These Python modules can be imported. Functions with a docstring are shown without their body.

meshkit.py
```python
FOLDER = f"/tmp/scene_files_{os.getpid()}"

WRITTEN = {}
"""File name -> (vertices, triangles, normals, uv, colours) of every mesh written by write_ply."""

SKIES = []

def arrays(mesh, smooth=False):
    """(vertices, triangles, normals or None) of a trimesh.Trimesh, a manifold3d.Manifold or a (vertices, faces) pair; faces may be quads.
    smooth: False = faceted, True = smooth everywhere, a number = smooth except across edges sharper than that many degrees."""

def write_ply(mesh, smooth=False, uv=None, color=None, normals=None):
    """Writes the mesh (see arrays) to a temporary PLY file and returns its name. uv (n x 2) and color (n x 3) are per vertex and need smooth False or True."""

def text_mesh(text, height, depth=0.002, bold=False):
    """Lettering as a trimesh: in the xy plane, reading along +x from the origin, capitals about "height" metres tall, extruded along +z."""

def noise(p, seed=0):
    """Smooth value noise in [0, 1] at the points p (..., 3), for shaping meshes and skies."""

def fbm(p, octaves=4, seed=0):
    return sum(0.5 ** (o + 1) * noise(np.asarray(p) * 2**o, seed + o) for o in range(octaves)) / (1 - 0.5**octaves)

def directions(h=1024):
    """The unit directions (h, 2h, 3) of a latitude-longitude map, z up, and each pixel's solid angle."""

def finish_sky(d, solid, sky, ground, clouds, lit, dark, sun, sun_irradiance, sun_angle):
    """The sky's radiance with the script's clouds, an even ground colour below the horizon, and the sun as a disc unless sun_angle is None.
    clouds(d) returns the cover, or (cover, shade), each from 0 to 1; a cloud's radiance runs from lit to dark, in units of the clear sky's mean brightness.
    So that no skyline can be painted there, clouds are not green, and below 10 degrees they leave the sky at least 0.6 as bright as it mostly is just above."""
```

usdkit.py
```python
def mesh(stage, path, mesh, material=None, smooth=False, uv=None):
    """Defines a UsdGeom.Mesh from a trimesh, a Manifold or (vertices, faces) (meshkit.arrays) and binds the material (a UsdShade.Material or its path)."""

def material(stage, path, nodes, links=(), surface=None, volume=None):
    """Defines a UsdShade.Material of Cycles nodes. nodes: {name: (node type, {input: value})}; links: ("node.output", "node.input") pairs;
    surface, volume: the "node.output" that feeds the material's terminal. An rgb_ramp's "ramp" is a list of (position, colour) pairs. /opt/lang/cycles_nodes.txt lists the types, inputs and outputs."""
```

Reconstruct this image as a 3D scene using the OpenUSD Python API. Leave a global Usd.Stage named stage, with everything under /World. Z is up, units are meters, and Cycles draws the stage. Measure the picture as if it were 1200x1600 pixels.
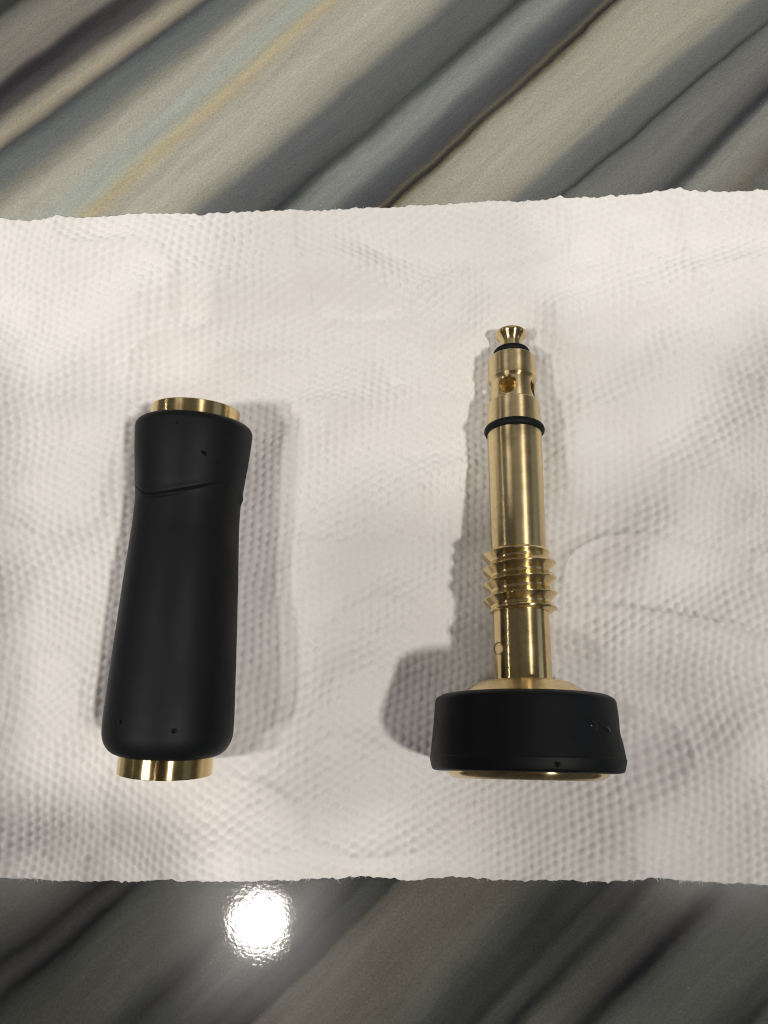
import math, random, numpy as np, trimesh, usdkit, meshkit
import manifold3d as m3
from scipy.interpolate import PchipInterpolator
from pxr import Usd, UsdGeom, UsdLux, UsdShade, Gf, Sdf, Vt

random.seed(7)
rng = np.random.default_rng(7)
stage = Usd.Stage.CreateInMemory()
UsdGeom.SetStageUpAxis(stage, UsdGeom.Tokens.z)
UsdGeom.SetStageMetersPerUnit(stage, 1.0)
UsdGeom.Xform.Define(stage, '/World')
UsdGeom.Scope.Define(stage, '/World/Looks')

# ------------------------------------------------------------------ camera
F, H, TILT = 1209.0, 0.186, math.radians(9.4)      # focal length in photograph pixels, height above the counter, forward tilt
EXPOSURE = 0.0
cam = UsdGeom.Camera.Define(stage, '/World/camera')
cam.AddTranslateOp().Set(Gf.Vec3d(0, 0, H))
cam.AddRotateXOp().Set(math.degrees(TILT))
cam.CreateHorizontalApertureAttr(36.0)
cam.CreateVerticalApertureAttr(48.0)
cam.CreateFocalLengthAttr(36.0 * F / 1200)
cam.CreateClippingRangeAttr(Gf.Vec2f(0.001, 100))
cam.CreateFStopAttr(0.0)
cam.CreateExposureAttr(EXPOSURE)

Rc = np.array([[1, 0, 0], [0, math.cos(TILT), -math.sin(TILT)], [0, math.sin(TILT), math.cos(TILT)]])
C = np.array([0, 0, H])
def ray(px, py): return Rc @ np.array([(px - 600) / F, (800 - py) / F, -1.0])
def un(px, py, z=0.0):
    """Photograph pixel to the world point at height z, for measuring."""
    d = ray(px, py); return C + d * (z - H) / d[2]
def proj(p):
    q = (np.asarray(p) - C) @ Rc
    return np.stack([600 - F * q[..., 0] / q[..., 2], 800 + F * q[..., 1] / q[..., 2]], -1)

# ------------------------------------------------------------------ light: ceiling lamps of a kitchen at night
def disk(name, at, radius, power, color, look=(0, 0, 0)):
    l = UsdLux.DiskLight.Define(stage, '/World/' + name)
    z = np.array(at, float) - np.array(look, float); z /= np.linalg.norm(z)
    x = np.cross([0, 1, 0], z); x /= np.linalg.norm(x); y = np.cross(z, x)
    m = np.eye(4); m[0, :3], m[1, :3], m[2, :3], m[3, :3] = x, y, z, at
    l.AddTransformOp().Set(Gf.Matrix4d(m.tolist()))
    l.CreateRadiusAttr(radius); l.CreateIntensityAttr(power); l.CreateColorAttr(Gf.Vec3f(*color)); l.CreateNormalizeAttr(False)
    return l
def rect(name, at, w, h, power, color, look=(0, 0, 0)):
    l = UsdLux.RectLight.Define(stage, '/World/' + name)
    z = np.array(at, float) - np.array(look, float); z /= np.linalg.norm(z)
    x = np.cross([0, 0, 1], z); x /= np.linalg.norm(x); y = np.cross(z, x)
    m = np.eye(4); m[0, :3], m[1, :3], m[2, :3], m[3, :3] = x, y, z, at
    l.AddTransformOp().Set(Gf.Matrix4d(m.tolist()))
    l.CreateWidthAttr(w); l.CreateHeightAttr(h); l.CreateIntensityAttr(power); l.CreateColorAttr(Gf.Vec3f(*color)); l.CreateNormalizeAttr(False)
    return l
WARM = (1.0, 0.935, 0.865)
LAMP = 84.0
def ceiling(name, tx, ty, power, about=(0, 0), h=1.5, r=0.062):
    disk(name, (about[0] + tx * h, about[1] + ty * h, h), r, LAMP * power, WARM, (about[0] + tx * h, about[1] + ty * h, 0))
ceiling('ceiling_lamp_right', 0.43, -0.215, 4.4, (0.03, 0))
ceiling('ceiling_lamp_left', -0.74, -0.27, 2.0, (-0.04, 0.03), 1.5, 0.078)
ceiling('ceiling_lamp_middle', -0.50, -0.24, 1.45, (-0.04, 0.03), 1.5, 0.078)
ceiling('ceiling_lamp_near', -0.15, -0.335, 1.5, (-0.0277, -0.062), 1.5, 0.058)
ceiling('ceiling_lamp_far', -2.4, 0.6, 2.0, (-0.04, 0.0), 1.5, 0.075)
rect('lamp_over_far_wall', (0.15, 1.9, 1.15), 1.3, 0.5, 1.4, (1.0, 0.95, 0.88))
rect('window_right', (2.2, 0.2, 0.9), 0.7, 0.9, 0.55, (0.75, 0.92, 1.0))
dome = UsdLux.DomeLight.Define(stage, '/World/sky')
dome.GetPrim().SetCustomDataByKey('kind', 'structure')

# ------------------------------------------------------------------ materials
def mat(name, nodes, links=(), surface='p.BSDF', volume=None):
    return usdkit.material(stage, '/World/Looks/' + name, nodes, links, surface=surface, volume=volume)
room = usdkit.material(stage, '/World/Looks/room_air', {
    'tc': ('texture_coordinate', {}), 's': ('separate_xyz', {}),
    'm': ('map_range', {'from_min': -1.0, 'from_max': 1.0, 'to_min': 0.0, 'to_max': 1.0, 'clamp': True}),
    'r': ('rgb_ramp', {'ramp': [(0, (0.40, 0.38, 0.36)), (0.5, (0.80, 0.77, 0.72)), (1, (1.25, 1.21, 1.13))]}),
    'b': ('background_shader', {'strength': 0.088})},
    [('tc.generated', 's.vector'), ('s.y', 'm.value'), ('m.result', 'r.fac'), ('r.color', 'b.color')], surface='b.background')
UsdShade.MaterialBindingAPI.Apply(dome.GetPrim()).Bind(room)

def lin(c):
    c = np.asarray(c, float) / 255
    return np.where(c <= 0.04045, c / 12.92, ((c + 0.055) / 1.055) ** 2.4)

# ---- striped stone: colour bands run at 43 degrees; their places were measured on the counter
BAND = math.radians(43.0)
dv = np.array([math.cos(BAND), math.sin(BAND)])            # along the bands
du = np.array([math.sin(BAND), -math.cos(BAND)])           # across them
ang = [((0, 160), (215, 0)), ((0, 275), (370, 10)), ((130, 345), (500, 0)), ((330, 330), (700, 30)), ((600, 325), (950, 0)), ((868, 315), (1120, 110)), ((1030, 300), (1200, 130)),
       ((0, 1505), (170, 1375)), ((0, 1590), (220, 1375)), ((370, 1600), (600, 1380)), ((820, 1590), (1005, 1385)), ((910, 1600), (1130, 1380))]
A = []
for a, b in ang:
    p, q = un(*a)[:2], un(*b)[:2]
    mid = (p + q) / 2; d = q - p
    A.append((mid @ du, mid @ dv, math.tan(math.atan2(d[1], d[0]) - BAND)))
A = np.array(sorted(A))
U0, U1 = -0.21, 0.13
uu = np.linspace(U0, U1, 256)
slope = np.interp(uu, A[:, 0], A[:, 2]); vmid = np.interp(uu, A[:, 0], A[:, 1])
k = np.exp(-0.5 * (np.arange(-14, 15) / 5.0) ** 2); k /= k.sum()
slope = -np.convolve(np.pad(slope, 14, 'edge'), k, 'valid'); vmid = np.convolve(np.pad(vmid, 14, 'edge'), k, 'valid')
def uprime(p):
    u, v = p[:2] @ du, p[:2] @ dv
    return u - np.interp(u, uu, slope) * (v - np.interp(u, uu, vmid))
top = [((0, 0), (62, 64, 58)), ((0, 12), (52, 53, 50)), ((0, 22), (50, 52, 48)), ((0, 34), (98, 96, 84)), ((0, 60), (124, 116, 102)), ((0, 100), (124, 116, 101)), ((0, 122), (116, 108, 96)), ((118, 44), (66, 60, 60)), ((122, 50), (44, 40, 43)), ((128, 58), (50, 46, 48)),
       ((132, 66), (66, 63, 63)), ((138, 76), (76, 72, 68)), ((146, 82), (120, 112, 96)), ((151, 88), (142, 134, 116)), ((155, 96), (162, 147, 119)), ((159, 102), (150, 137, 114)), ((164, 107), (128, 114, 96)), ((169, 112), (64, 64, 68)), ((175, 118), (84, 86, 86)), ((182, 126), (98, 100, 98)), ((190, 138), (102, 104, 100)), ((198, 146), (110, 110, 102)), ((206, 154), (134, 128, 112)), ((218, 166), (166, 159, 140)), ((228, 190), (164, 160, 142)), ((222, 210), (158, 162, 146)),
       ((75, 340), (160, 164, 148)), ((105, 340), (160, 160, 142)), ((122, 340), (172, 160, 126)), ((133, 340), (182, 163, 118)), ((145, 340), (174, 158, 124)), ((160, 340), (166, 157, 136)), ((185, 340), (170, 162, 143)), ((230, 338), (172, 164, 145)), ((270, 337), (158, 152, 132)), ((296, 337), (130, 126, 110)), ((312, 337), (96, 96, 94)),
       ((345, 336), (92, 92, 92)), ((385, 336), (84, 84, 82)), ((410, 335), (72, 73, 72)), ((422, 334), (48, 50, 52)), ((432, 334), (70, 72, 70)), ((450, 333), (118, 118, 110)), ((480, 332), (132, 132, 124)), ((505, 332), (122, 122, 116)), ((530, 331), (84, 84, 86)), ((560, 330), (70, 70, 74)), ((580, 330), (68, 66, 66)), ((591, 328), (98, 88, 66)), ((597, 327), (62, 58, 50)), ((604, 327), (44, 43, 40)), ((611, 326), (106, 94, 68)), ((622, 326), (148, 140, 120)),
       ((650, 326), (162, 153, 132)), ((700, 325), (164, 156, 135)), ((745, 324), (160, 152, 130)), ((775, 323), (142, 136, 118)), ((797, 321), (108, 108, 100)), ((820, 320), (96, 96, 92)), ((855, 318), (90, 90, 86)), ((866, 317), (56, 56, 52)), ((876, 316), (94, 94, 90)), ((905, 314), (106, 104, 98)), ((950, 312), (110, 108, 100)), ((985, 310), (96, 94, 90)), ((1010, 308), (80, 78, 76)), ((1024, 306), (46, 46, 50)), ((1033, 306), (38, 39, 46)), ((1042, 306), (66, 66, 66)),
       ((1054, 305), (118, 117, 106)), ((1080, 305), (128, 126, 114)), ((1110, 304), (122, 118, 106)), ((1132, 304), (112, 102, 86)), ((1148, 304), (94, 92, 84)), ((1185, 304), (100, 100, 92))]
bot = [((0, 1385), (84, 84, 78)), ((70, 1385), (94, 93, 84)), ((120, 1385), (86, 85, 78)), ((145, 1385), (66, 66, 64)), ((156, 1385), (36, 36, 40)), ((165, 1385), (68, 67, 64)), ((180, 1385), (88, 84, 76)), ((196, 1385), (70, 68, 66)), ((207, 1385), (36, 36, 42)), ((219, 1385), (70, 70, 66)), ((245, 1385), (92, 92, 84)),
       ((300, 1385), (100, 97, 85)), ((360, 1385), (96, 93, 84)), ((400, 1385), (72, 72, 70)), ((425, 1385), (50, 50, 54)), ((450, 1385), (76, 76, 74)), ((500, 1385), (96, 96, 92)), ((540, 1385), (74, 74, 76)), ((556, 1385), (48, 50, 56)), ((570, 1385), (58, 60, 68)), ((588, 1385), (46, 48, 56)), ((600, 1385), (34, 35, 42)), ((610, 1385), (42, 42, 46)), ((620, 1385), (98, 92, 82)), ((660, 1385), (116, 107, 92)), ((750, 1385), (118, 107, 91)), ((805, 1385), (112, 108, 94)), ((850, 1385), (96, 96, 88)),
       ((885, 1385), (76, 77, 74)), ((920, 1385), (74, 75, 73)), ((942, 1385), (62, 62, 63)), ((960, 1385), (80, 79, 76)), ((985, 1385), (70, 69, 68)), ((1003, 1385), (36, 36, 42)), ((1014, 1385), (56, 56, 56)), ((1035, 1385), (92, 90, 80)), ((1080, 1385), (96, 92, 80)), ((1105, 1385), (74, 72, 68)), ((1122, 1385), (38, 38, 42)), ((1134, 1385), (42, 42, 45)), ((1150, 1385), (80, 80, 76)), ((1180, 1385), (94, 94, 88)),
       ((1195, 1430), (92, 92, 86)), ((1195, 1500), (90, 90, 82)), ((1195, 1540), (74, 74, 70)), ((1195, 1572), (44, 44, 48)), ((1195, 1590), (80, 80, 74)), ((1195, 1640), (90, 90, 84))]
COOL = np.array([0.94, 1.01, 1.08])
def desat(c, k_): return c * (1 - k_) + c.mean() * k_
tab_t = sorted((uprime(un(*p)), tuple(desat(lin(c), 0.25) * 1.22 * COOL)) for p, c in top)
tab_b = sorted((uprime(un(*p)), tuple(desat(lin(c), 0.35) ** 1.25 * 1.4 * COOL)) for p, c in bot)
UM = (tab_t[-1][0] + tab_b[0][0]) / 2
def ramp(tab, a, b): return [((u - a) / (b - a), c) for u, c in tab]
def span(tab): return tab[0][0] - 0.003, tab[-1][0] + 0.003
ta, tb = span(tab_t); ba, bb = span(tab_b)
stone = mat('striped_stone', {
    'g': ('geometry', {}),
    'wn': ('noise_texture', {'scale': 32.0, 'detail': 4.0, 'roughness': 0.55}),
    'wn2': ('noise_texture', {'scale': 1.0, 'detail': 5.0, 'roughness': 0.65}),
    'dot_u': ('vector_math', {'math_type': 'dot_product', 'vector2': (du[0], du[1], 0)}),
    'dot_v': ('vector_math', {'math_type': 'dot_product', 'vector2': (dv[0], dv[1], 0)}),
    'un': ('map_range', {'from_min': U0, 'from_max': U1, 'to_min': 0, 'to_max': 1, 'clamp': True}),
    'sl': ('rgb_ramp', {'ramp': [(i / 255, (slope[i] + 0.5, vmid[i] + 0.5, 0)) for i in range(256)]}),
    'sls': ('separate_color', {}),
    'sl0': ('math', {'math_type': 'subtract', 'value2': 0.5}), 'vm0': ('math', {'math_type': 'subtract', 'value2': 0.5}),
    'dvv': ('math', {'math_type': 'subtract'}), 'sh': ('math', {'math_type': 'multiply'}), 'up0': ('math', {'math_type': 'subtract'}),
    'w1': ('math', {'math_type': 'subtract', 'value2': 0.5}), 'w2': ('math', {'math_type': 'multiply_add', 'value2': 0.0035}),
    'w3': ('math', {'math_type': 'subtract', 'value2': 0.5}), 'up': ('math', {'math_type': 'multiply_add', 'value2': 0.0007}),
    'tn': ('map_range', {'from_min': ta, 'from_max': tb, 'to_min': 0, 'to_max': 1, 'clamp': True}),
    'bn': ('map_range', {'from_min': ba, 'from_max': bb, 'to_min': 0, 'to_max': 1, 'clamp': True}),
    'rt': ('rgb_ramp', {'ramp': ramp(tab_t, ta, tb)}), 'rb': ('rgb_ramp', {'ramp': ramp(tab_b, ba, bb)}),
    'which': ('math', {'math_type': 'greater_than', 'value2': UM}),
    'mixb': ('mix', {}),
    # streaks along the bands: coordinates (u, v) with v squeezed
    'uvw': ('combine_xyz', {}), 'vs': ('math', {'math_type': 'multiply', 'value2': 0.07}), 'uvw2': ('combine_xyz', {}), 'vs2': ('math', {'math_type': 'multiply', 'value2': 0.2}),
    'streak': ('noise_texture', {'scale': 420.0, 'detail': 5.0, 'roughness': 0.6}),
    'streak2': ('noise_texture', {'scale': 1500.0, 'detail': 4.0, 'roughness': 0.7}),
    'st': ('map_range', {'from_min': 0.25, 'from_max': 0.75, 'to_min': 0.87, 'to_max': 1.1}),
    'st2': ('map_range', {'from_min': 0.25, 'from_max': 0.75, 'to_min': 0.89, 'to_max': 1.08}),
    'grain': ('noise_texture', {'scale': 1900.0, 'detail': 3.0, 'roughness': 0.7}),
    'gr': ('map_range', {'from_min': 0.25, 'from_max': 0.75, 'to_min': 0.74, 'to_max': 1.24}),
    'm1': ('math', {'math_type': 'multiply'}), 'm2': ('math', {'math_type': 'multiply'}),
    'grey': ('combine_color', {}), 'mul': ('mix', {'mix_type': 'multiply', 'fac': 1.0}),
    'blotch': ('noise_texture', {'scale': 70.0, 'detail': 4.0}), 'blm': ('map_range', {'from_min': 0.42, 'from_max': 0.72, 'to_min': 0.0, 'to_max': 0.14, 'clamp': True}),
    'tint': ('mix', {'mix_type': 'mix', 'color2': (0.30, 0.33, 0.28)}),
    'fl': ('voronoi_texture', {'scale': 330.0, 'randomness': 1.0}), 'flm': ('math', {'math_type': 'less_than', 'value2': 0.02}),
    'flc': ('mix', {'color2': (0.62, 0.6, 0.55)}),
    'wav': ('noise_texture', {'scale': 130.0, 'detail': 2.0}), 'bmw': ('bump', {'strength': 1.0, 'distance': 0.00002}), 'bn3': ('noise_texture', {'scale': 1300.0, 'detail': 2.0, 'roughness': 0.6}), 'bmc': ('bump', {'strength': 0.22, 'distance': 0.00003}), 'bmp': ('bump', {'strength': 0.45, 'distance': 0.00003}),
    'bn2': ('noise_texture', {'scale': 3200.0, 'detail': 3.0, 'roughness': 0.7}),
    'p': ('principled_bsdf', {'roughness': 0.15, 'specular_ior_level': 0.12, 'coat_weight': 0.35, 'coat_roughness': 0.025, 'coat_ior': 1.5}),
}, [('g.position', 'dot_u.vector1'), ('g.position', 'dot_v.vector1'), ('g.position', 'wn.vector'), ('g.position', 'grain.vector'), ('g.position', 'bn2.vector'), ('g.position', 'fl.vector'),
    ('dot_u.value', 'un.value'), ('un.result', 'sl.fac'), ('sl.color', 'sls.color'), ('sls.r', 'sl0.value1'), ('sls.g', 'vm0.value1'),
    ('dot_v.value', 'dvv.value1'), ('vm0.value', 'dvv.value2'), ('dvv.value', 'sh.value1'), ('sl0.value', 'sh.value2'), ('dot_u.value', 'up0.value1'), ('sh.value', 'up0.value2'),
    ('wn.fac', 'w1.value1'), ('w1.value', 'w2.value1'), ('up0.value', 'w2.value3'),
    ('streak2.fac', 'w3.value1'), ('w3.value', 'up.value1'), ('w2.value', 'up.value3'),
    ('up.value', 'tn.value'), ('up.value', 'bn.value'), ('tn.result', 'rt.fac'), ('bn.result', 'rb.fac'), ('up.value', 'which.value1'), ('which.value', 'mixb.fac'), ('rt.color', 'mixb.color1'), ('rb.color', 'mixb.color2'),
    ('w2.value', 'uvw.x'), ('dot_v.value', 'vs.value1'), ('vs.value', 'uvw.y'), ('uvw.vector', 'streak.vector'),
    ('w2.value', 'uvw2.x'), ('dot_v.value', 'vs2.value1'), ('vs2.value', 'uvw2.y'), ('uvw2.vector', 'streak2.vector'), ('uvw2.vector', 'blotch.vector'),
    ('streak.fac', 'st.value'), ('streak2.fac', 'st2.value'), ('grain.fac', 'gr.value'), ('st.result', 'm1.value1'), ('st2.result', 'm1.value2'), ('m1.value', 'm2.value1'), ('gr.result', 'm2.value2'),
    ('m2.value', 'grey.r'), ('m2.value', 'grey.g'), ('m2.value', 'grey.b'), ('blotch.fac', 'blm.value'), ('blm.result', 'tint.fac'), ('mixb.color', 'tint.color1'),
    ('tint.color', 'mul.color1'), ('grey.color', 'mul.color2'),
    ('fl.distance', 'flm.value1'), ('flm.value', 'flc.fac'), ('mul.color', 'flc.color1'), ('flc.color', 'p.base_color'),
    ('g.position', 'wav.vector'), ('wav.fac', 'bmw.height'), ('bmw.normal', 'bmc.normal'), ('g.position', 'bn3.vector'), ('bn3.fac', 'bmc.height'), ('bmc.normal', 'p.coat_normal'), ('bn2.fac', 'bmp.height'), ('bmp.normal', 'p.normal')])

paper = mat('white_paper', {
    'g': ('geometry', {}),
    'n': ('noise_texture', {'scale': 3000.0, 'detail': 5.0, 'roughness': 0.75}),
    'n2': ('noise_texture', {'scale': 22.0, 'detail': 3.0}),
    'r': ('rgb_ramp', {'ramp': [(0.0, (0.78, 0.765, 0.74)), (0.45, (0.84, 0.83, 0.815)), (1.0, (0.87, 0.865, 0.86))]}),
    'r2': ('map_range', {'from_min': 0.3, 'from_max': 0.7, 'to_min': 0.96, 'to_max': 1.03}),
    'c': ('combine_color', {}), 'm': ('mix', {'mix_type': 'multiply', 'fac': 1.0}),
    'b': ('bump', {'strength': 0.5, 'distance': 0.00012}),
    'p': ('principled_bsdf', {'roughness': 0.95, 'specular_ior_level': 0.1, 'diffuse_roughness': 0.6}),
}, [('g.position', 'n.vector'), ('g.position', 'n2.vector'), ('n2.fac', 'r.fac'), ('n.fac', 'r2.value'), ('r2.result', 'c.r'), ('r2.result', 'c.g'), ('r2.result', 'c.b'), ('r.color', 'm.color1'), ('c.color', 'm.color2'), ('m.color', 'p.base_color'), ('n.fac', 'b.height'), ('b.normal', 'p.normal')])

def rubber_mat(name, base):
    return mat(name, {
        'g': ('geometry', {}),
        'n': ('noise_texture', {'scale': 5000.0, 'detail': 3.0, 'roughness': 0.6}),
        'n2': ('noise_texture', {'scale': 70.0, 'detail': 4.0}),
        'r': ('map_range', {'from_min': 0.3, 'from_max': 0.7, 'to_min': 0.46, 'to_max': 0.62}),
        'b': ('bump', {'strength': 0.25, 'distance': 0.00004}),
        'p': ('principled_bsdf', {'base_color': base, 'specular_ior_level': 0.2}),
    }, [('g.position', 'n.vector'), ('g.position', 'n2.vector'), ('n2.fac', 'r.value'), ('r.result', 'p.roughness'), ('n.fac', 'b.height'), ('b.normal', 'p.normal')])
rubber = rubber_mat('black_rubber', (0.0058, 0.0070, 0.0090))
oring_mat = rubber_mat('black_o_ring', (0.006, 0.008, 0.010))

def brass_mat(name, color, axis, rough, line, sparkle):
    """Turned brass: fine lathe lines run round the axis."""
    return mat(name, {
        'g': ('geometry', {}),
        'd': ('vector_math', {'math_type': 'dot_product', 'vector2': tuple(axis)}),
        'l': ('noise_texture', {'dimensions': '1D', 'scale': 5200.0, 'detail': 5.0, 'roughness': 0.8}),
        'n': ('noise_texture', {'scale': 900.0, 'detail': 4.0, 'roughness': 0.6}),
        'n3': ('noise_texture', {'scale': 110.0, 'detail': 4.0, 'roughness': 0.6}),
        'mix': ('math', {'math_type': 'multiply_add', 'value2': sparkle}),
        'r': ('map_range', {'from_min': 0.3, 'from_max': 0.7, 'to_min': rough * 0.8, 'to_max': rough * 1.35}),
        'rc': ('rgb_ramp', {'ramp': [(0.25, tuple(np.array(color) * (0.80, 0.76, 0.70))), (0.5, color), (0.8, tuple(np.array(color) * (1.05, 1.05, 1.08)))]}),
        'b': ('bump', {'strength': line, 'distance': 0.00003}),
        'ax': ('combine_xyz', {'x': float(axis[0]), 'y': float(axis[1]), 'z': float(axis[2])}),
        'p': ('principled_bsdf', {'metallic': 1.0, 'anisotropic': 0.92}),
    }, [('g.position', 'd.vector1'), ('d.value', 'l.w'), ('g.position', 'n.vector'), ('g.position', 'n3.vector'), ('n.fac', 'mix.value1'), ('l.fac', 'mix.value3'), ('mix.value', 'b.height'), ('n3.fac', 'r.value'), ('n3.fac', 'rc.fac'), ('rc.color', 'p.base_color'), ('r.result', 'p.roughness'), ('b.normal', 'p.normal'), ('ax.vector', 'p.tangent')])
water = mat('clear_water', {'p': ('principled_bsdf', {'base_color': (1, 1, 1), 'roughness': 0.0, 'ior': 1.33, 'transmission_weight': 1.0})})
plastic = mat('dark_phone_shell', {'p': ('principled_bsdf', {'base_color': (0.02, 0.02, 0.022), 'roughness': 0.35})})

# ------------------------------------------------------------------ helpers for things and parts
used = {}
def path_of(parent, name):
    root = parent.GetPath().pathString if parent else '/World'
    key = (root, name); n = used.get(key, 0); used[key] = n + 1
    return f'{root}/{name}' + (f'_{n:03d}' if n else '')
def tag(prim, label=None, category=None, group=None, kind=None):
    for k_, v_ in (('label', label), ('category', category), ('group', group), ('kind', kind)):
        if v_: prim.SetCustomDataByKey(k_, v_)
    return prim
def thing(name, at, label, category, group=None):
    x = UsdGeom.Xform.Define(stage, path_of(None, name)); x.AddTranslateOp().Set(Gf.Vec3d(*map(float, at)))
    return tag(x.GetPrim(), label, category, group)
def obj(name, mesh, material, parent=None, origin=(0, 0, 0), smooth=32, label=None):
    v, f = (np.array(mesh.vertices), np.array(mesh.faces)) if hasattr(mesh, 'faces') else mesh
    p = usdkit.mesh(stage, path_of(parent, name), (np.asarray(v) - np.asarray(origin), f), material, smooth=smooth).GetPrim()
    return tag(p, label) if label else p

class Axis:
    """A line in space with a frame: e1 to the right and level, e2 up."""
    def __init__(s, p0, p1):
        s.p0, d = np.asarray(p0, float), np.asarray(p1, float) - np.asarray(p0, float)
        s.len = np.linalg.norm(d); s.d = d / s.len
        s.e1 = np.cross(s.d, [0, 0, 1.0]); s.e1 /= np.linalg.norm(s.e1)
        if s.e1[0] < 0: s.e1 = -s.e1
        s.e2 = np.cross(s.e1, s.d)
        if s.e2[2] < 0: s.e2 = -s.e2
    def hit(s, px, py):
        """The point that a measured outline pixel marks on the level plane through the axis."""
        r = ray(px, py); n = s.e2
        return C + r * ((s.p0 - C) @ n) / (r @ n)
    def measure(s, y, xl, xr):
        a, b = s.hit(xl, y), s.hit(xr, y)
        return (((a + b) / 2 - s.p0) @ s.d, np.linalg.norm(b - a) / 2 * abs(((b - a) / np.linalg.norm(b - a)) @ s.e1))
    def at(s, t, r, phi):
        t, r, phi = np.broadcast_arrays(t, r, phi)
        return s.p0 + t[..., None] * s.d + (r * np.cos(phi))[..., None] * s.e1 + (r * np.sin(phi))[..., None] * s.e2
def grid(P, closed=True):
    """Triangles of a grid of points P (rows, columns); columns close up into a ring."""
    n, m = P.shape[:2]
    i, j = np.meshgrid(np.arange(n - 1), np.arange(m if closed else m - 1), indexing='ij')
    a, b, c, d = i * m + j, i * m + (j + 1) % m, (i + 1) * m + (j + 1) % m, (i + 1) * m + j
    return P.reshape(-1, 3), np.vstack([np.stack([a, b, c], -1).reshape(-1, 3), np.stack([a, c, d], -1).reshape(-1, 3)])
def fixed(v, f):
    m = trimesh.Trimesh(v, f, process=False); m.merge_vertices(); m.update_faces(m.nondegenerate_faces()); m.fix_normals()
    return m
def lathe(ax, prof, n=128):
    """prof: list of (t, r); r = 0 closes an end."""
    prof = np.array(prof, float); phi = np.linspace(0, 2 * np.pi, n, endpoint=False)
    return fixed(*grid(ax.at(prof[:, :1], np.maximum(prof[:, 1:], 1e-7), phi[None])))
def rounded(prof, rad, steps=4):
    """Rounds the inner corners of an open outline (t, r) by up to rad."""
    P = [np.array(p, float) for p in prof]; out = [P[0]]
    for a, b, c in zip(P, P[1:], P[2:]):
        la, lc = np.linalg.norm(a - b), np.linalg.norm(c - b)
        if la < 1e-9 or lc < 1e-9: continue
        k_ = min(rad, la * 0.45, lc * 0.45); p, q = b + (a - b) / la * k_, b + (c - b) / lc * k_
        for w in np.linspace(0, 1, steps + 1): out.append((1 - w) ** 2 * p + 2 * w * (1 - w) * b + w * w * q)
    return out + [P[-1]]
def torus(ax, t, R, r, n=128, m=24):
    a = np.linspace(0, 2 * np.pi, m + 1)
    prof = np.stack([t + r * np.cos(a), R + r * np.sin(a)], 1)
    return lathe(ax, prof, n)

# ------------------------------------------------------------------ the counter
cx0, cx1, cy0, cy1, th = -0.9, 0.9, -0.55, 0.8, 0.03
counter = trimesh.creation.box(extents=(cx1 - cx0, cy1 - cy0, th)); counter.apply_translation(((cx0 + cx1) / 2, (cy0 + cy1) / 2, -th / 2))
c_ = obj('countertop', counter, stone, smooth=False)
tag(c_, 'polished stone countertop with diagonal grey beige and black bands', 'countertop', kind='structure')

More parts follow.
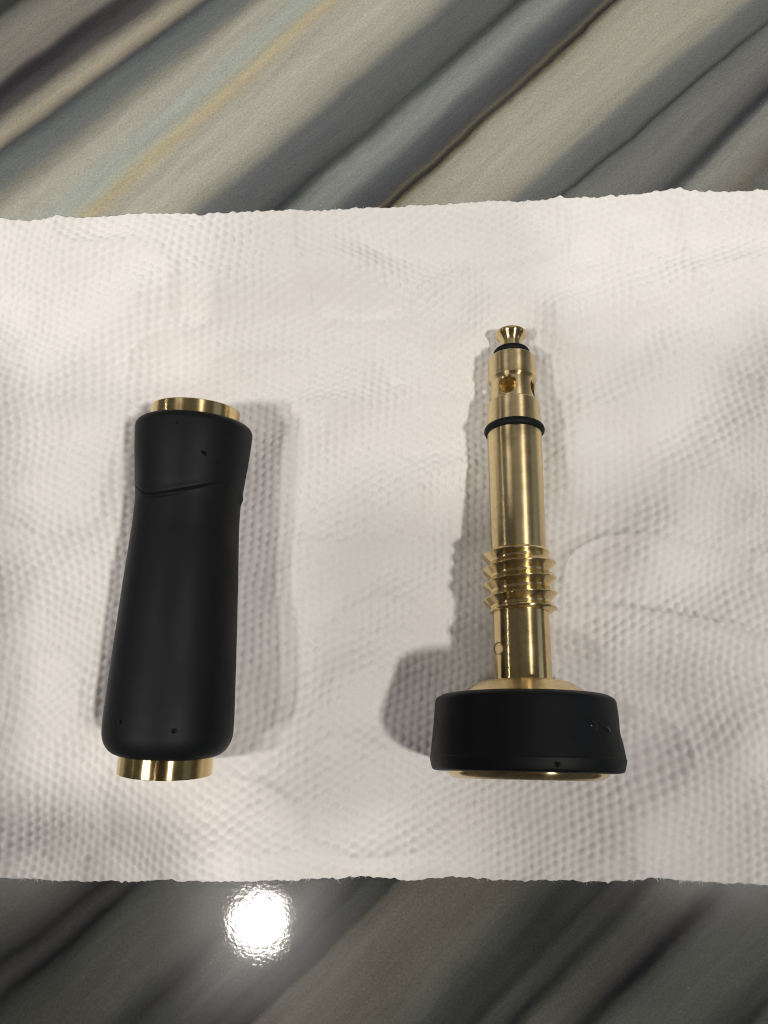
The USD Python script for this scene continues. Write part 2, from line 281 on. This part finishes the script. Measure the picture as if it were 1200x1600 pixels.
# ------------------------------------------------------------------ the two things: where they lie
PAPER = 0.0011                                   # height of the paper's top under them
def lying(px, py, half):
    """Height of an axis point so that the half width seen there just rests on the paper."""
    z = 0.012
    for _ in range(30):
        p = un(px, py, z); depth = -((p - C) @ Rc)[2]; r = half * depth / F; z = r + PAPER
    return un(px, py, z), r
hb, _ = lying(264.5, 1132, 102); ht, _ = lying(304.5, 672, 91.5)
grip = Axis(ht, hb)
kn, rk = lying(798, 523, 24)
bz = 0.0
for _ in range(30):
    p = un(822.5, 1192, bz + PAPER); depth = -((p - C) @ Rc)[2]; rb = 152.5 * depth / F
    d = p - kn; s_ = d[2] / np.linalg.norm(d); bz = rb * math.sqrt(1 - s_ * s_)
stem = Axis(kn, un(822.5, 1192, bz + PAPER))
print('grip', grip.len * 1e3, 'stem', stem.len * 1e3, 'tilt', math.degrees(math.asin(stem.d[2])), 'rb', rb * 1e3, 'heights', hb[2], ht[2], stem.p0[2])

# ------------------------------------------------------------------ paper towel
edge_t = np.array([(-300, 356), (-120, 352), (0, 352), (60, 353), (100, 350), (150, 349), (230, 347), (300, 345), (322, 350), (345, 346), (385, 340), (450, 337), (540, 333), (600, 330), (660, 327), (760, 322), (830, 320), (900, 316), (960, 313), (1000, 309), (1035, 305), (1100, 306), (1160, 306), (1200, 303), (1350, 300), (1500, 296)], float)
edge_b = np.array([(-300, 1372), (0, 1370), (60, 1371), (140, 1374), (200, 1372), (255, 1368), (330, 1370), (420, 1372), (520, 1370), (575, 1367), (610, 1369), (640, 1371), (690, 1366), (740, 1369), (775, 1373), (840, 1372), (920, 1373), (985, 1371), (1010, 1369), (1060, 1374), (1130, 1377), (1200, 1380), (1500, 1384)], float)
et = np.array([un(*p)[:2] for p in edge_t]); eb = np.array([un(*p)[:2] for p in edge_b])
fine = 0.00027
xs = np.concatenate([np.arange(-0.150, -0.106, 0.0006), np.arange(-0.106, 0.106, fine), np.arange(0.106, 0.150, 0.0006)])
ys = np.linspace(0, 1, 600)
et_y, eb_y = PchipInterpolator(*et[np.argsort(et[:, 0])].T, extrapolate=True)(xs), PchipInterpolator(*eb[np.argsort(eb[:, 0])].T, extrapolate=True)(xs)
def line_noise(x, scale, seed): return meshkit.noise(np.stack([x * scale, x * 0 + 0.37, x * 0 + 0.11], -1), seed) - 0.5
for e_, s_, sgn in ((et_y, 1, 1), (eb_y, 2, -1)):
    e_ += 0.0006 * line_noise(xs, 400, s_) + 0.0004 * line_noise(xs, 1300, s_ + 5) + sgn * 0.0005 * np.maximum(line_noise(xs, 700, s_ + 9) - 0.26, 0) * 4
X = np.repeat(xs[None], len(ys), 0); Y = eb_y[None] + (et_y - eb_y)[None] * ys[:, None]
# soft undulations of the damp sheet
def ridge(px0, py0, px1, py1, width, h):
    """A low fold from one measured point to another."""
    a, b = un(px0, py0)[:2], un(px1, py1)[:2]; d = b - a; L = np.linalg.norm(d); d /= L; n = np.array([-d[1], d[0]])
    t = (X - a[0]) * d[0] + (Y - a[1]) * d[1]; w = (X - a[0]) * n[0] + (Y - a[1]) * n[1]
    tt = np.clip(t, 0, L); over = t - tt
    w = w + 0.0035 * (meshkit.noise(np.stack([t * 45, t * 0, t * 0 + px0], -1), 3) - 0.5)
    return h * np.exp(-(w / width) ** 2 - (over / (width * 1.6)) ** 2)
P2 = np.stack([X, Y, X * 0], -1)
Z = 0.0011 * (meshkit.fbm(P2 * 28, 3, 11) - 0.35) + 0.0016 * (meshkit.fbm(P2 * 15 + 5, 2, 4) - 0.35)
for a in [(20, 640, 230, 500, .008, .0016), (240, 470, 560, 430, .007, .0015), (560, 440, 860, 520, .008, .0013), (880, 500, 1160, 420, .006, .0014), (430, 720, 560, 600, .007, .0017), (470, 900, 640, 780, .008, .0012), (1000, 850, 1180, 640, .008, .0018), (960, 1010, 1200, 960, .007, .0013), (20, 900, 150, 780, .007, .0014),
          (20, 1240, 150, 1090, .008, .0014), (330, 1330, 560, 1210, .009, .0016), (690, 1300, 900, 1260, .008, .0012), (1010, 1270, 1170, 1130, .008, .0014), (500, 1110, 600, 1010, .007, .0012), (900, 700, 1050, 560, .008, .0012), (100, 420, 330, 390, .006, .0010)]:
    Z += ridge(*a)
# flat where the things press on it
def press(ax, t0, t1, w):
    a, b = ax.p0 + ax.d * t0, ax.p0 + ax.d * t1
    d = (b - a)[:2]; L = np.linalg.norm(d); d = d / L
    t = np.clip((X - a[0]) * d[0] + (Y - a[1]) * d[1], 0, L)
    return np.exp(-(np.hypot(X - a[0] - t * d[0], Y - a[1] - t * d[1]) / w) ** 4)
flat = np.maximum.reduce([press(grip, -0.003, grip.len + 0.006, 0.017), press(stem, -0.004, 0.045, 0.010), press(stem, stem.len - 0.02, stem.len + 0.008, 0.022)])
wr = P2 + 0.010 * np.stack([meshkit.noise(P2 * 20 + 3, 41), meshkit.noise(P2 * 20 + 8, 42), X * 0], -1)
Z += 0.0009 * np.clip(1 - np.abs(meshkit.noise(wr * np.array([30, 55, 1]) + 2, 61) - 0.5) * 7, 0, 1) ** 1.5 * meshkit.noise(P2 * 17 + 1, 62)
Z += 0.0007 * (0.5 - np.abs(meshkit.fbm(P2 * np.array([38, 60, 1]) + 9, 2, 14) - 0.5) * 4)
Z = 0.00055 + np.maximum(Z, 0) * 2.7
Z = Z * (1 - flat) + 0.0007 * flat
# raised dots in a hexagonal lattice, pulled about a little
warp = 0.0011
Wx = X + warp * 6.5 * (meshkit.noise(P2 * 24, 21) - 0.5) + warp * 0.8 * (meshkit.noise(P2 * 160, 31) - 0.5); Wy = Y + warp * 6.5 * (meshkit.noise(P2 * 24, 22) - 0.5) + warp * 0.8 * (meshkit.noise(P2 * 160, 32) - 0.5)
pitch = 0.00226; rot = math.radians(-31)
a1 = pitch * np.array([math.cos(rot), math.sin(rot)]); a2 = pitch * np.array([math.cos(rot + math.pi / 3), math.sin(rot + math.pi / 3)])
inv = np.linalg.inv(np.stack([a1, a2], 1))
p_, q_ = inv[0, 0] * Wx + inv[0, 1] * Wy, inv[1, 0] * Wx + inv[1, 1] * Wy
best = np.full(X.shape, 9.0); di = np.zeros(X.shape); fi, fj = np.floor(p_), np.floor(q_)
for oi in (0, 1):
    for oj in (0, 1):
        gi, gj = fi + oi, fj + oj
        d_ = np.hypot(Wx - gi * a1[0] - gj * a2[0], Wy - gi * a1[1] - gj * a2[1])
        h_ = np.modf(np.abs(np.sin(gi * 12.9898 + gj * 78.233) * 43758.5453))[0]
        m_ = d_ < best; best[m_] = d_[m_]; di[m_] = h_[m_]
rd = pitch * (0.30 + 0.09 * di)
dots = 1 / (1 + np.exp((best - rd) / (pitch * 0.075))) * (0.72 + 0.28 * np.cos(np.clip(best / rd, 0, 1) * np.pi / 2))
amp = 0.00056 * (0.62 + 0.66 * di) * (0.68 + 0.62 * meshkit.fbm(P2 * 55, 2, 77))
Z += dots * amp
Z += 0.00010 * (meshkit.fbm(P2 * 700, 2, 55) - 0.5)
edge_w = np.minimum(ys, 1 - ys)[:, None] * (et_y - eb_y)[None]
Z += 0.0005 * np.exp(-edge_w / 0.004) * meshkit.noise(P2 * 70, 9)
V = np.stack([X, Y, Z], -1)
skirt0 = V[:1].copy(); skirt0[..., 2] = 0.00012; skirt1 = V[-1:].copy(); skirt1[..., 2] = 0.00012
V = np.concatenate([skirt0, V, skirt1])
sheet = grid(V, closed=False)
towel = thing('paper_towel', (0, 0, 0), 'white embossed paper towel with torn edges spread on the striped stone', 'paper towel')
obj('sheet', sheet, paper, towel, smooth=75)
# torn fibres along both edges
pts, cnt, wid = [], [], []
for e_, sgn, many in ((et_y, 1, 1500), (eb_y, -1, 420)):
    k_ = 0
    while k_ < many:
        x0 = rng.uniform(-0.108, 0.108); n_ = int(rng.integers(1, 6)); base = rng.uniform(-0.6, 0.6)
        for _ in range(n_):
            x = x0 + rng.normal(0, 0.00015); y = np.interp(x, xs, e_); a_ = base + rng.normal(0, 0.5); L = abs(rng.normal(0, 0.0005)) + 0.0002
            z0 = 0.0008; cur = rng.normal(0, 0.5)
            for w in (0, 0.5, 1):
                aa = a_ + cur * w
                pts.append((x + math.sin(aa) * L * w, y + sgn * (math.cos(aa) * L * w - 0.0002), z0 + 0.0003 * w * rng.uniform(-0.5, 1)))
            cnt.append(3); wid += [0.00008, 0.00006, 0.00002]; k_ += 1
fr = UsdGeom.BasisCurves.Define(stage, path_of(towel, 'torn_fibres'))
fr.CreateTypeAttr('linear'); fr.CreatePointsAttr(Vt.Vec3fArray.FromNumpy(np.array(pts, np.float32))); fr.CreateCurveVertexCountsAttr(cnt)
fr.CreateWidthsAttr(wid); fr.SetWidthsInterpolation('vertex')
UsdShade.MaterialBindingAPI.Apply(fr.GetPrim()).Bind(paper); tag(fr.GetPrim(), kind='stuff')

# ------------------------------------------------------------------ the sleeved tube on the left
g_brass = brass_mat('polished_brass', (0.77, 0.60, 0.30), grip.d, 0.20, 0.03, 0.10)
O = tuple(grip.p0 * (1, 1, 0))
tube = thing('sleeved_tube', O, 'black rubber sleeved tube with polished brass ends, lying left on the towel', 'tube')
rows = [(676, 213.5, 396), (700, 213.8, 394), (755, 214, 385), (790, 213, 377.8), (820, 209.5, 375.5), (850, 204.5, 374.6), (887, 198.8, 374.2), (930, 192, 373), (982, 184.3, 371.5), (1040, 175, 369), (1090, 167.8, 367.3), (1120, 163.8, 366.3), (1140, 162.8, 366)]
prof = np.array([grip.measure(y, a_ + 4, b_) for y, a_, b_ in rows])
fr_ = PchipInterpolator(prof[:, 0], prof[:, 1])
px = 1 / 6600.0
t_top = grip.measure(664, 214, 396)[0]; t_bot = grip.measure(1178, 184, 344)[0]
ta_ = grip.measure(756, 214, 385)[0]
body = np.unique(np.concatenate([np.linspace(prof[0, 0], prof[-1, 0], 150), np.linspace(ta_ - 0.0015, ta_ + 0.0062, 90)]))
r_top, r_bot = prof[0, 1], prof[-1, 1]; hole_t, hole_b = 68 * px * 0.93, 73 * px * 0.93
a = np.linspace(0, np.pi / 2, 9)
c_t = prof[0, 0] - t_top; c_b = t_bot - prof[-1, 0]
head = [(t_top, hole_t)] + [(prof[0, 0] - c_t * math.cos(w), r_top - c_t * 1.0 + c_t * 1.0 * math.sin(w)) for w in a]
tail = [(prof[-1, 0] + c_b * math.sin(w), r_bot - 0.0036 + 0.0036 * math.cos(w)) for w in a] + [(t_bot + 0.00001, hole_b)]
pr = np.array(head + [(t, float(fr_(t))) for t in body[1:-1]] + tail)
phi = np.linspace(0, 2 * np.pi, 288, endpoint=False)
T_, PH = np.meshgrid(pr[:, 0], phi, indexing='ij'); R_ = np.repeat(pr[:, 1:], len(phi), 1)
ta_ = grip.measure(756, 214, 385)[0]
deg = np.degrees(PH)
crease = ta_ + np.interp(deg, [0, 30, 47, 70, 90, 110, 123, 145, 165, 180, 200, 360], np.array([-6, 0, 9, 19, 26, 30, 30, 18, 5, 0, -2, -6]) * px)
depth_ = np.interp(deg, [0, 28, 45, 70, 110, 150, 185, 240, 360], [0, 0, 0.4, 1, 1, 0.75, 0.6, 0, 0])
dt = (T_ - crease)
R_ -= depth_ * (0.00040 * np.exp(-(dt / 0.00020) ** 2) + 0.00025 * np.exp(-((dt - 0.00055) / 0.00022) ** 2) * np.clip((deg - 75) / 30, 0, 1) * np.clip((135 - deg) / 15, 0, 1)) - depth_ * 0.00006 * np.exp(-((dt + 0.0007) / 0.0006) ** 2)
tb_ = grip.measure(777, 213, 381)[0]
R_ += 0.00055 * np.exp(-((T_ - tb_) / 0.0011) ** 2 - (np.minimum(deg, 360 - deg) / 9) ** 2)
R_ += 0.00010 * (meshkit.fbm(np.stack([T_ * 90, np.cos(PH) * 2, np.sin(PH) * 2], -1), 2, 5) - 0.5)
sleeve = fixed(*grid(grip.at(T_, R_, PH)))
obj('rubber_sleeve', sleeve, rubber, tube, O, smooth=60)
def end_ring(ax, t0, t1, r, bore, n=160):
    """A brass collar from t0 (inside the sleeve) to its face at t1, with a bored face."""
    s = 1 if t1 > t0 else -1; ch = 0.00025
    return lathe(ax, [(t0, 0), (t0, r)] + rounded([(t0, r), (t1, r), (t1, bore), (t1 - s * 0.004, bore)], ch, 3) + [(t1 - s * 0.004, 0)], n)
tr = grip.measure(642, 240, 376); tr2 = grip.measure(1208, 187, 332.5)
print('ring r', tr, tr2, 'sleeve', t_top, t_bot, r_top, r_bot)
obj('brass_end', end_ring(grip, t_top + 0.004, tr[0], tr[1], tr[1] * 0.8), g_brass, tube, O)
obj('brass_end', end_ring(grip, t_bot - 0.004, tr2[0], tr2[1], tr2[1] * 0.8), g_brass, tube, O, label='taller lower brass end of the tube')

# ------------------------------------------------------------------ the brass stem on the right
s_brass = brass_mat('turned_brass', (0.80, 0.645, 0.37), stem.d, 0.31, 0.10, 0.5)
b_brass = brass_mat('bright_brass', (0.80, 0.63, 0.34), stem.d, 0.22, 0.05, 0.2)
O = tuple(stem.p0 * (1, 1, 0))
st = thing('brass_stem', O, 'brass stem with screw thread, vent holes and wide black rubber base, lying right', 'stem')
M = lambda y, a_, b_: stem.measure(y, a_, b_)
# trumpet shaped tip
k0, k1, k2, k3 = M(516, 784, 812), M(523, 774, 822), M(529, 776, 820), M(547, 781, 816)
kr, kt, nk = k1[1], k1[0], 17.2 * px
tip = [(kt - 0.0006, 0), (kt - 0.0006, kr * 0.86)] + rounded([(kt - 0.0006, kr * 0.86), (kt - 0.0005, kr * 0.95), (kt - 0.0001, kr * 1.01), (kt + 0.0005, kr * 0.99), (kt + 0.0011, kr * 0.86), (kt + 0.0017, nk * 1.08), (kt + 0.0024, nk), (kt + 0.0032, nk), (M(562, 764, 837)[0] + 0.001, nk)], 0.0003, 4)
tip.append((tip[-1][0], 0))
obj('tip', lathe(stem, tip), b_brass, st, O, smooth=40)
o1 = M(557, 770, 826)
obj('o_ring', torus(stem, M(553, 770, 826)[0], o1[1] - 0.00088, 0.00090), oring_mat, st, O, smooth=True)
# collar with a waist and four cross holes
c0, c1, c2, c3, c4 = M(562, 764, 837), M(596, 763.5, 838), M(600, 767.5, 834.5), M(630, 767, 837), M(634, 761.5, 841.5)
c5 = M(668, 760.5, 843)
out = [(c0[0], 0), (c0[0], c0[1] - 0.0003), (c0[0] + 0.0003, c0[1]), (c1[0], c1[1]), (c2[0], c2[1]), (c3[0], c3[1]), (c4[0], c4[1]), (c5[0], c5[1]), (c5[0], 0)]
def rev(prof, n=160):
    return m3.CrossSection([[(r_, t_) for t_, r_ in prof]], m3.FillRule.NonZero).revolve(n)
class loc: e1, e2, d = np.array([1.0, 0, 0]), np.array([0, 1.0, 0]), np.array([0, 0, 1.0])
solid = rev(out)
bore = rev([(c2[0] - 0.0012, 0), (c2[0] - 0.0012, c2[1] * 0.62), (c3[0] + 0.0012, c2[1] * 0.62), (c3[0] + 0.0012, 0)], 64)
hc, hr = M(614, 766, 836)[0], 14.2 * px * 0.98
cut = bore
for a_ in (114, 24, -66, -156):
    w = math.radians(a_); dr = loc.e1 * math.cos(w) + loc.e2 * math.sin(w); ctr = loc.d * hc
    def cone(r0, r1, s0, s1):
        c = trimesh.creation.cylinder(radius=1, height=1, sections=48); v = np.array(c.vertices)
        z = v[:, 2] + 0.5; rr = r0 + (r1 - r0) * z
        e = np.cross(dr, loc.d); v = ctr + dr * (s0 + (s1 - s0) * z)[:, None] + e * (v[:, 0] * rr)[:, None] + loc.d * (v[:, 1] * rr)[:, None]
        m_ = trimesh.Trimesh(v, c.faces); m_.fix_normals()
        return m3.Manifold(m3.Mesh(np.asarray(m_.vertices, np.float32), np.asarray(m_.faces, np.uint32)))
    cut = cut + cone(hr, hr, 0.0005, 0.012) + cone(hr * 0.9, hr * 1.6, c2[1] - 0.00075, c2[1] + 0.0013)
res = (solid - cut).to_mesh()
assert len(res.tri_verts) > 500, 'collar is empty'
vv = np.array(res.vert_properties[:, :3], float); ff = np.array(res.tri_verts)
B = np.stack([stem.e1, stem.e2, stem.d], 1)
cm = trimesh.Trimesh(stem.p0 + vv @ B.T, ff); cm.fix_normals()
obj('vented_collar', cm, s_brass, st, O, smooth=28)
o2 = M(676, 756, 849)
obj('o_ring', torus(stem, M(674, 756, 849)[0], o2[1] - 0.00095, 0.00100), oring_mat, st, O, smooth=True, label='larger black o-ring on the shaft')
# upper shaft, thread, lower shaft
s0, s1 = M(684, 762, 845.5), M(862, 766, 851)
obj('upper_shaft', lathe(stem, [(s0[0] - 0.002, 0), (s0[0] - 0.002, s0[1]), (s1[0], s1[1]), (s1[0], 0)], 160), s_brass, st, O)
t0, t1 = M(862, 766, 851)[0], M(958, 770, 858)[0]
root, crest = M(905, 763, 857)[1], M(912, 754, 868)[1]
pit = (M(951, 754, 868)[0] - M(880, 754, 868)[0]) / 3.0
nt = 330; tt = np.linspace(t0, t1, nt)
TT, PP = np.meshgrid(tt, np.linspace(0, 2 * np.pi, 160, endpoint=False), indexing='ij')
off = M(881, 754, 867)[0]
ph = ((TT - off) / pit - PP / (2 * np.pi) + 0.5) % 1.0
tooth = np.clip(1.05 - np.abs(ph - 0.5) / 0.40, 0, 1) ** 1.0
tooth = np.minimum(tooth, 1.0)
turn = (TT - off) / pit
fade = np.clip((TT - t0) / (pit * 0.30), 0, 1) * np.clip((t1 - TT) / (pit * 0.26), 0, 1)
base_r = np.interp(TT, [t0, t0 + 0.0008, t1 - 0.0008, t1], [s1[1] + 0.0003, root, root, root])
RR = base_r + (crest - root) * tooth * fade
RR = np.concatenate([RR[:1] * 0.02, RR, RR[-1:] * 0.02]); TT = np.concatenate([TT[:1], TT, TT[-1:]]); PP = np.concatenate([PP[:1], PP, PP[-1:]])
g_ = grid(stem.at(TT, RR, PP)); obj('screw_thread', fixed(*g_), b_brass, st, O, smooth=38)
l0, l1 = M(958, 770.6, 857.4), M(1062, 770.4, 860.6)
obj('lower_shaft', lathe(stem, [(l0[0] - 0.0005, 0), (l0[0] - 0.0005, l0[1]), (l1[0] + 0.002, l1[1]), (l1[0] + 0.002, 0)], 160), b_brass, st, O)
# flange, rubber cover and brass foot
r0 = M(1090, 690, 954); r1 = M(1099, 681.5, 959.5); r2 = M(1130, 678.5, 963); r3 = M(1150, 676.5, 966.5); r4 = M(1184, 672.5, 972.5); r5 = M(1196, 672, 973); r6 = M(1207, 682, 968)
fz0 = l1[0] + 0.0001; fz1 = r1[0] - 0.0006
obj('flange', lathe(stem, rounded([(fz0, l1[1] - 0.001), (fz0 + 0.0006, l1[1] * 1.62), (fz1 - 0.0004, r1[1] * 0.78), (fz1 + 0.003, r1[1] * 0.80), (fz1 + 0.006, r1[1] * 0.80)], 0.0012, 5), 192), b_brass, st, O, smooth=30)
tb0 = r0[0] - 0.0002
cov = [(tb0 + 0.0012, r1[1] * 0.755), (tb0, r1[1] * 0.765), (tb0 + 0.0001, r1[1] * 0.93)] + rounded([(tb0 + 0.0001, r1[1] * 0.93), (r1[0] - 0.0006, r1[1] * 0.995), (r1[0] + 0.0009, r1[1] * 1.003), (r2[0], r2[1]), (r3[0], r3[1]), (r4[0], r4[1]), (r4[0] + 0.0002, r4[1] + 0.00012), (r5[0], r5[1] - 0.0001), (r6[0] - 0.0002, r5[1] - 0.0005), (r6[0], r5[1] - 0.0023), (r6[0], r5[1] * 0.80), (r6[0] - 0.003, r5[1] * 0.80)], 0.0016, 5)
cp = np.array(cov); cp = np.concatenate([np.stack([np.linspace(a_[0], b_[0], max(2, int(np.hypot(*(b_ - a_)) / 0.0005)))[:-1], np.linspace(a_[1], b_[1], max(2, int(np.hypot(*(b_ - a_)) / 0.0005)))[:-1]], 1) for a_, b_ in zip(cp, cp[1:])] + [cp[-1:]])
phi = np.linspace(0, 2 * np.pi, 288, endpoint=False)
T_, PH = np.meshgrid(cp[:, 0], phi, indexing='ij'); R_ = np.repeat(cp[:, 1:], 288, 1); deg = np.degrees(PH)
R_ -= 0.0004 * np.exp(-((T_ - M(1143, 676, 967)[0]) / 0.0016) ** 2 - (((deg + 180) % 360 - 180) / 25) ** 2)
R_ += 0.00012 * (meshkit.fbm(np.stack([T_ * 120, np.cos(PH) * 3, np.sin(PH) * 3], -1), 2, 8) - 0.5)
cover = fixed(*grid(stem.at(T_, R_, PH)))
obj('rubber_cover', cover, rubber, st, O, smooth=45)
f6 = r6[0]; fr0 = 126 * px * 0.86
obj('brass_foot', lathe(stem, [(f6 - 0.003, 0), (f6 - 0.003, fr0)] + rounded([(f6 - 0.003, fr0), (f6 + 0.0002, fr0), (f6 + 0.0009, fr0 * 0.96), (f6 + 0.0014, fr0 * 0.88), (f6 + 0.0014, fr0 * 0.80), (f6 - 0.0015, fr0 * 0.78)], 0.0006, 4) + [(f6 - 0.0015, 0)], 192), b_brass, st, O)

# ------------------------------------------------------------------ water droplets
def drop(mesh, at, a_px, b_px, label, flat_=0.6, group=None, turn_=0.0, center=None):
    v = np.array(mesh.vertices); n = np.array(mesh.vertex_normals)
    dd = np.hypot(*(proj(v) - np.array(at, float)).T); score = dd - 9000 * np.minimum(v[:, 2], 0.05) * 0.2
    near = np.where(dd < dd.min() + 6)[0]; i = near[np.argmax(v[near, 2])]
    r = ray(*at); d = r / np.linalg.norm(r); nn = n[i] if n[i] @ d < 0 else -n[i]
    base = C + d * (((v[i] - C) @ nn) / (d @ nn))
    s = trimesh.creation.icosphere(3, 1.0); p = np.array(s.vertices)
    e1 = np.cross([0, 1, 0], nn); e1 /= np.linalg.norm(e1); e2 = np.cross(nn, e1)
    c, q = math.cos(turn_), math.sin(turn_); e1, e2 = e1 * c + e2 * q, e2 * c - e1 * q
    A_, B_ = a_px / 8200.0, b_px / 8200.0
    p = p * np.array([A_, B_, min(A_, B_) * flat_]) * (1 + 0.16 * (meshkit.noise(p * 1.3 + at[0], 2)[:, None] - 0.5))
    w = base + p[:, :1] * e1 + p[:, 1:2] * e2 + (p[:, 2:] - 0.0) * nn
    o = obj('water_droplet', (w, s.faces), water, None, (0, 0, 0), smooth=True)
    tag(o, label, 'droplet', 'water droplets left on the tube and the stem')
shaft = lathe(stem, [(l0[0] + (l1[0] - l0[0]) * k_ / 60, l0[1] + (l1[1] - l0[1]) * k_ / 60) for k_ in range(61)], 160)
drop(shaft, (779, 1013), 9.5, 10.5, 'round clear water droplet on the left of the lower brass shaft', 0.8)
drop(sleeve, (272, 1142), 4.6, 4.2, 'bright water droplet low in the middle of the black sleeve', 0.7)
drop(sleeve, (188, 1128), 3.6, 3.4, 'faint water droplet near the lower left corner of the sleeve', 0.5)
drop(sleeve, (319, 708), 6.5, 3.4, 'oblong water smear on the flared upper end of the sleeve', 0.3, None, -0.6)
drop(sleeve, (340, 722), 4.2, 3.0, 'small water droplet right below the smear on the flared sleeve', 0.35, None, -0.4)
drop(sleeve, (277, 660), 2.4, 2.4, 'tiny water droplet just under the upper brass end', 0.7)
drop(sleeve, (337, 1102), 2.6, 2.4, 'left speck of a pair of water specks on the sleeve', 0.5)
drop(sleeve, (345, 1102), 2.2, 2.2, 'right speck of a pair of water specks on the sleeve', 0.5)
drop(cover, (928, 1133), 9.5, 4.8, 'long water streak on the right side of the rubber base', 0.3, None, -0.75)
drop(cover, (948, 1140), 9.0, 4.4, 'curved water drop beside the streak on the rubber base', 0.45, None, -0.25)
drop(cover, (871, 1194), 5.0, 4.0, 'bright water droplet on the lower rim of the rubber base', 0.7)

# ------------------------------------------------------------------ the phone that takes the picture, held above
def slab(x0, x1, y0, y1, z0, z1, rad):
    mm = m3.CrossSection([[(x0, y0), (x1, y0), (x1, y1), (x0, y1)]]).offset(-rad, m3.JoinType.Round).offset(rad, m3.JoinType.Round, 2.0, 48).extrude(z1 - z0).to_mesh()
    return np.array(mm.vert_properties[:, :3], float) + np.array([0, 0, z0]), np.array(mm.tri_verts)
ph_ = thing('phone', (0, 0, H), 'dark phone held flat above the towel to photograph it', 'phone')
turn = 0.0
Rz = np.array([[math.cos(turn), -math.sin(turn), 0], [math.sin(turn), math.cos(turn), 0], [0, 0, 1]])
for nm, box_ in (('phone_body', (-0.070, 0.004, -0.101, 0.026, 0.004, 0.013, 0.010)),):
    v, f = slab(*box_); obj(nm, (v @ Rz.T @ Rc.T, f), plastic, ph_, smooth=30)

# the two hands that hold it
skin = mat('skin', {'p': ('principled_bsdf', {'base_color': (0.42, 0.25, 0.17), 'roughness': 0.55, 'subsurface_weight': 0.1, 'subsurface_scale': 0.002})})
cloth = mat('dark_cloth', {'p': ('principled_bsdf', {'base_color': (0.02, 0.022, 0.028), 'roughness': 1.0, 'specular_ior_level': 0.0})})
def ball(p, r):
    return m3.Manifold.sphere(r, 20).translate([float(q) for q in p])
def chain(ps, rs):
    return [m3.Manifold.batch_hull([ball(a, ra), ball(b, rb)]) for a, b, ra, rb in zip(ps, ps[1:], rs, rs[1:])]
def hand(mirror, dy, label):
    """Palm beside the phone, four fingers round its back edge, thumb on its front, forearm towards the body."""
    X_ = lambda x, y, z: np.array([(-66 - x) if mirror else x, y + dy, z]) / 1000
    bits = [m3.Manifold.batch_hull([ball(X_(*p), r / 1000) for p, r in (((-97, -42, 180), 9.5), ((-97, -62, 181), 10), ((-98, -82, 181), 11), ((-99, -98, 181), 11.5), ((-105, -112, 184), 14), ((-101, -92, 192), 11))])]
    for y, k_ in ((-40, 0.94), (-59, 1.05), (-77, 1.0), (-94, 0.82)):
        bits += chain([X_(-97, y, 179), X_(-86, y + 2, 166), X_(-86 + 21 * k_, y + 4, 162), X_(-86 + 38 * k_, y + 6, 165)], [0.0095, 0.0088, 0.0078, 0.0066])
    bits += chain([X_(-101, -96, 193), X_(-92, -76, 204), X_(-74, -62, 205), X_(-58, -54, 201)], [0.012, 0.0105, 0.0092, 0.0078])
    bits += chain([X_(-104, -108, 185), X_(-112, -140, 182), X_(-120, -164, 179)], [0.018, 0.022, 0.025])
    body_ = m3.Manifold.batch_boolean(bits, m3.OpType.Add).refine_to_length(0.005).to_mesh()
    m_ = trimesh.Trimesh(np.array(body_.vert_properties[:, :3], float), body_.tri_verts); m_.merge_vertices()
    trimesh.smoothing.filter_taubin(m_, iterations=8)
    t_ = tag(obj('person', m_, skin, None, smooth=True), label, 'person')
    arm = m3.Manifold.batch_hull([ball(X_(-112, -140, 182), 0.027), ball(X_(-190, -360, 150), 0.042)]).to_mesh()
    obj('shirt_sleeve', trimesh.Trimesh(np.array(arm.vert_properties[:, :3], float), arm.tri_verts), cloth, t_, smooth=True)
hand(False, 22, 'left hand and forearm holding the left edge of the phone')
hand(True, -38, 'right hand and forearm holding the lower right edge of the phone')
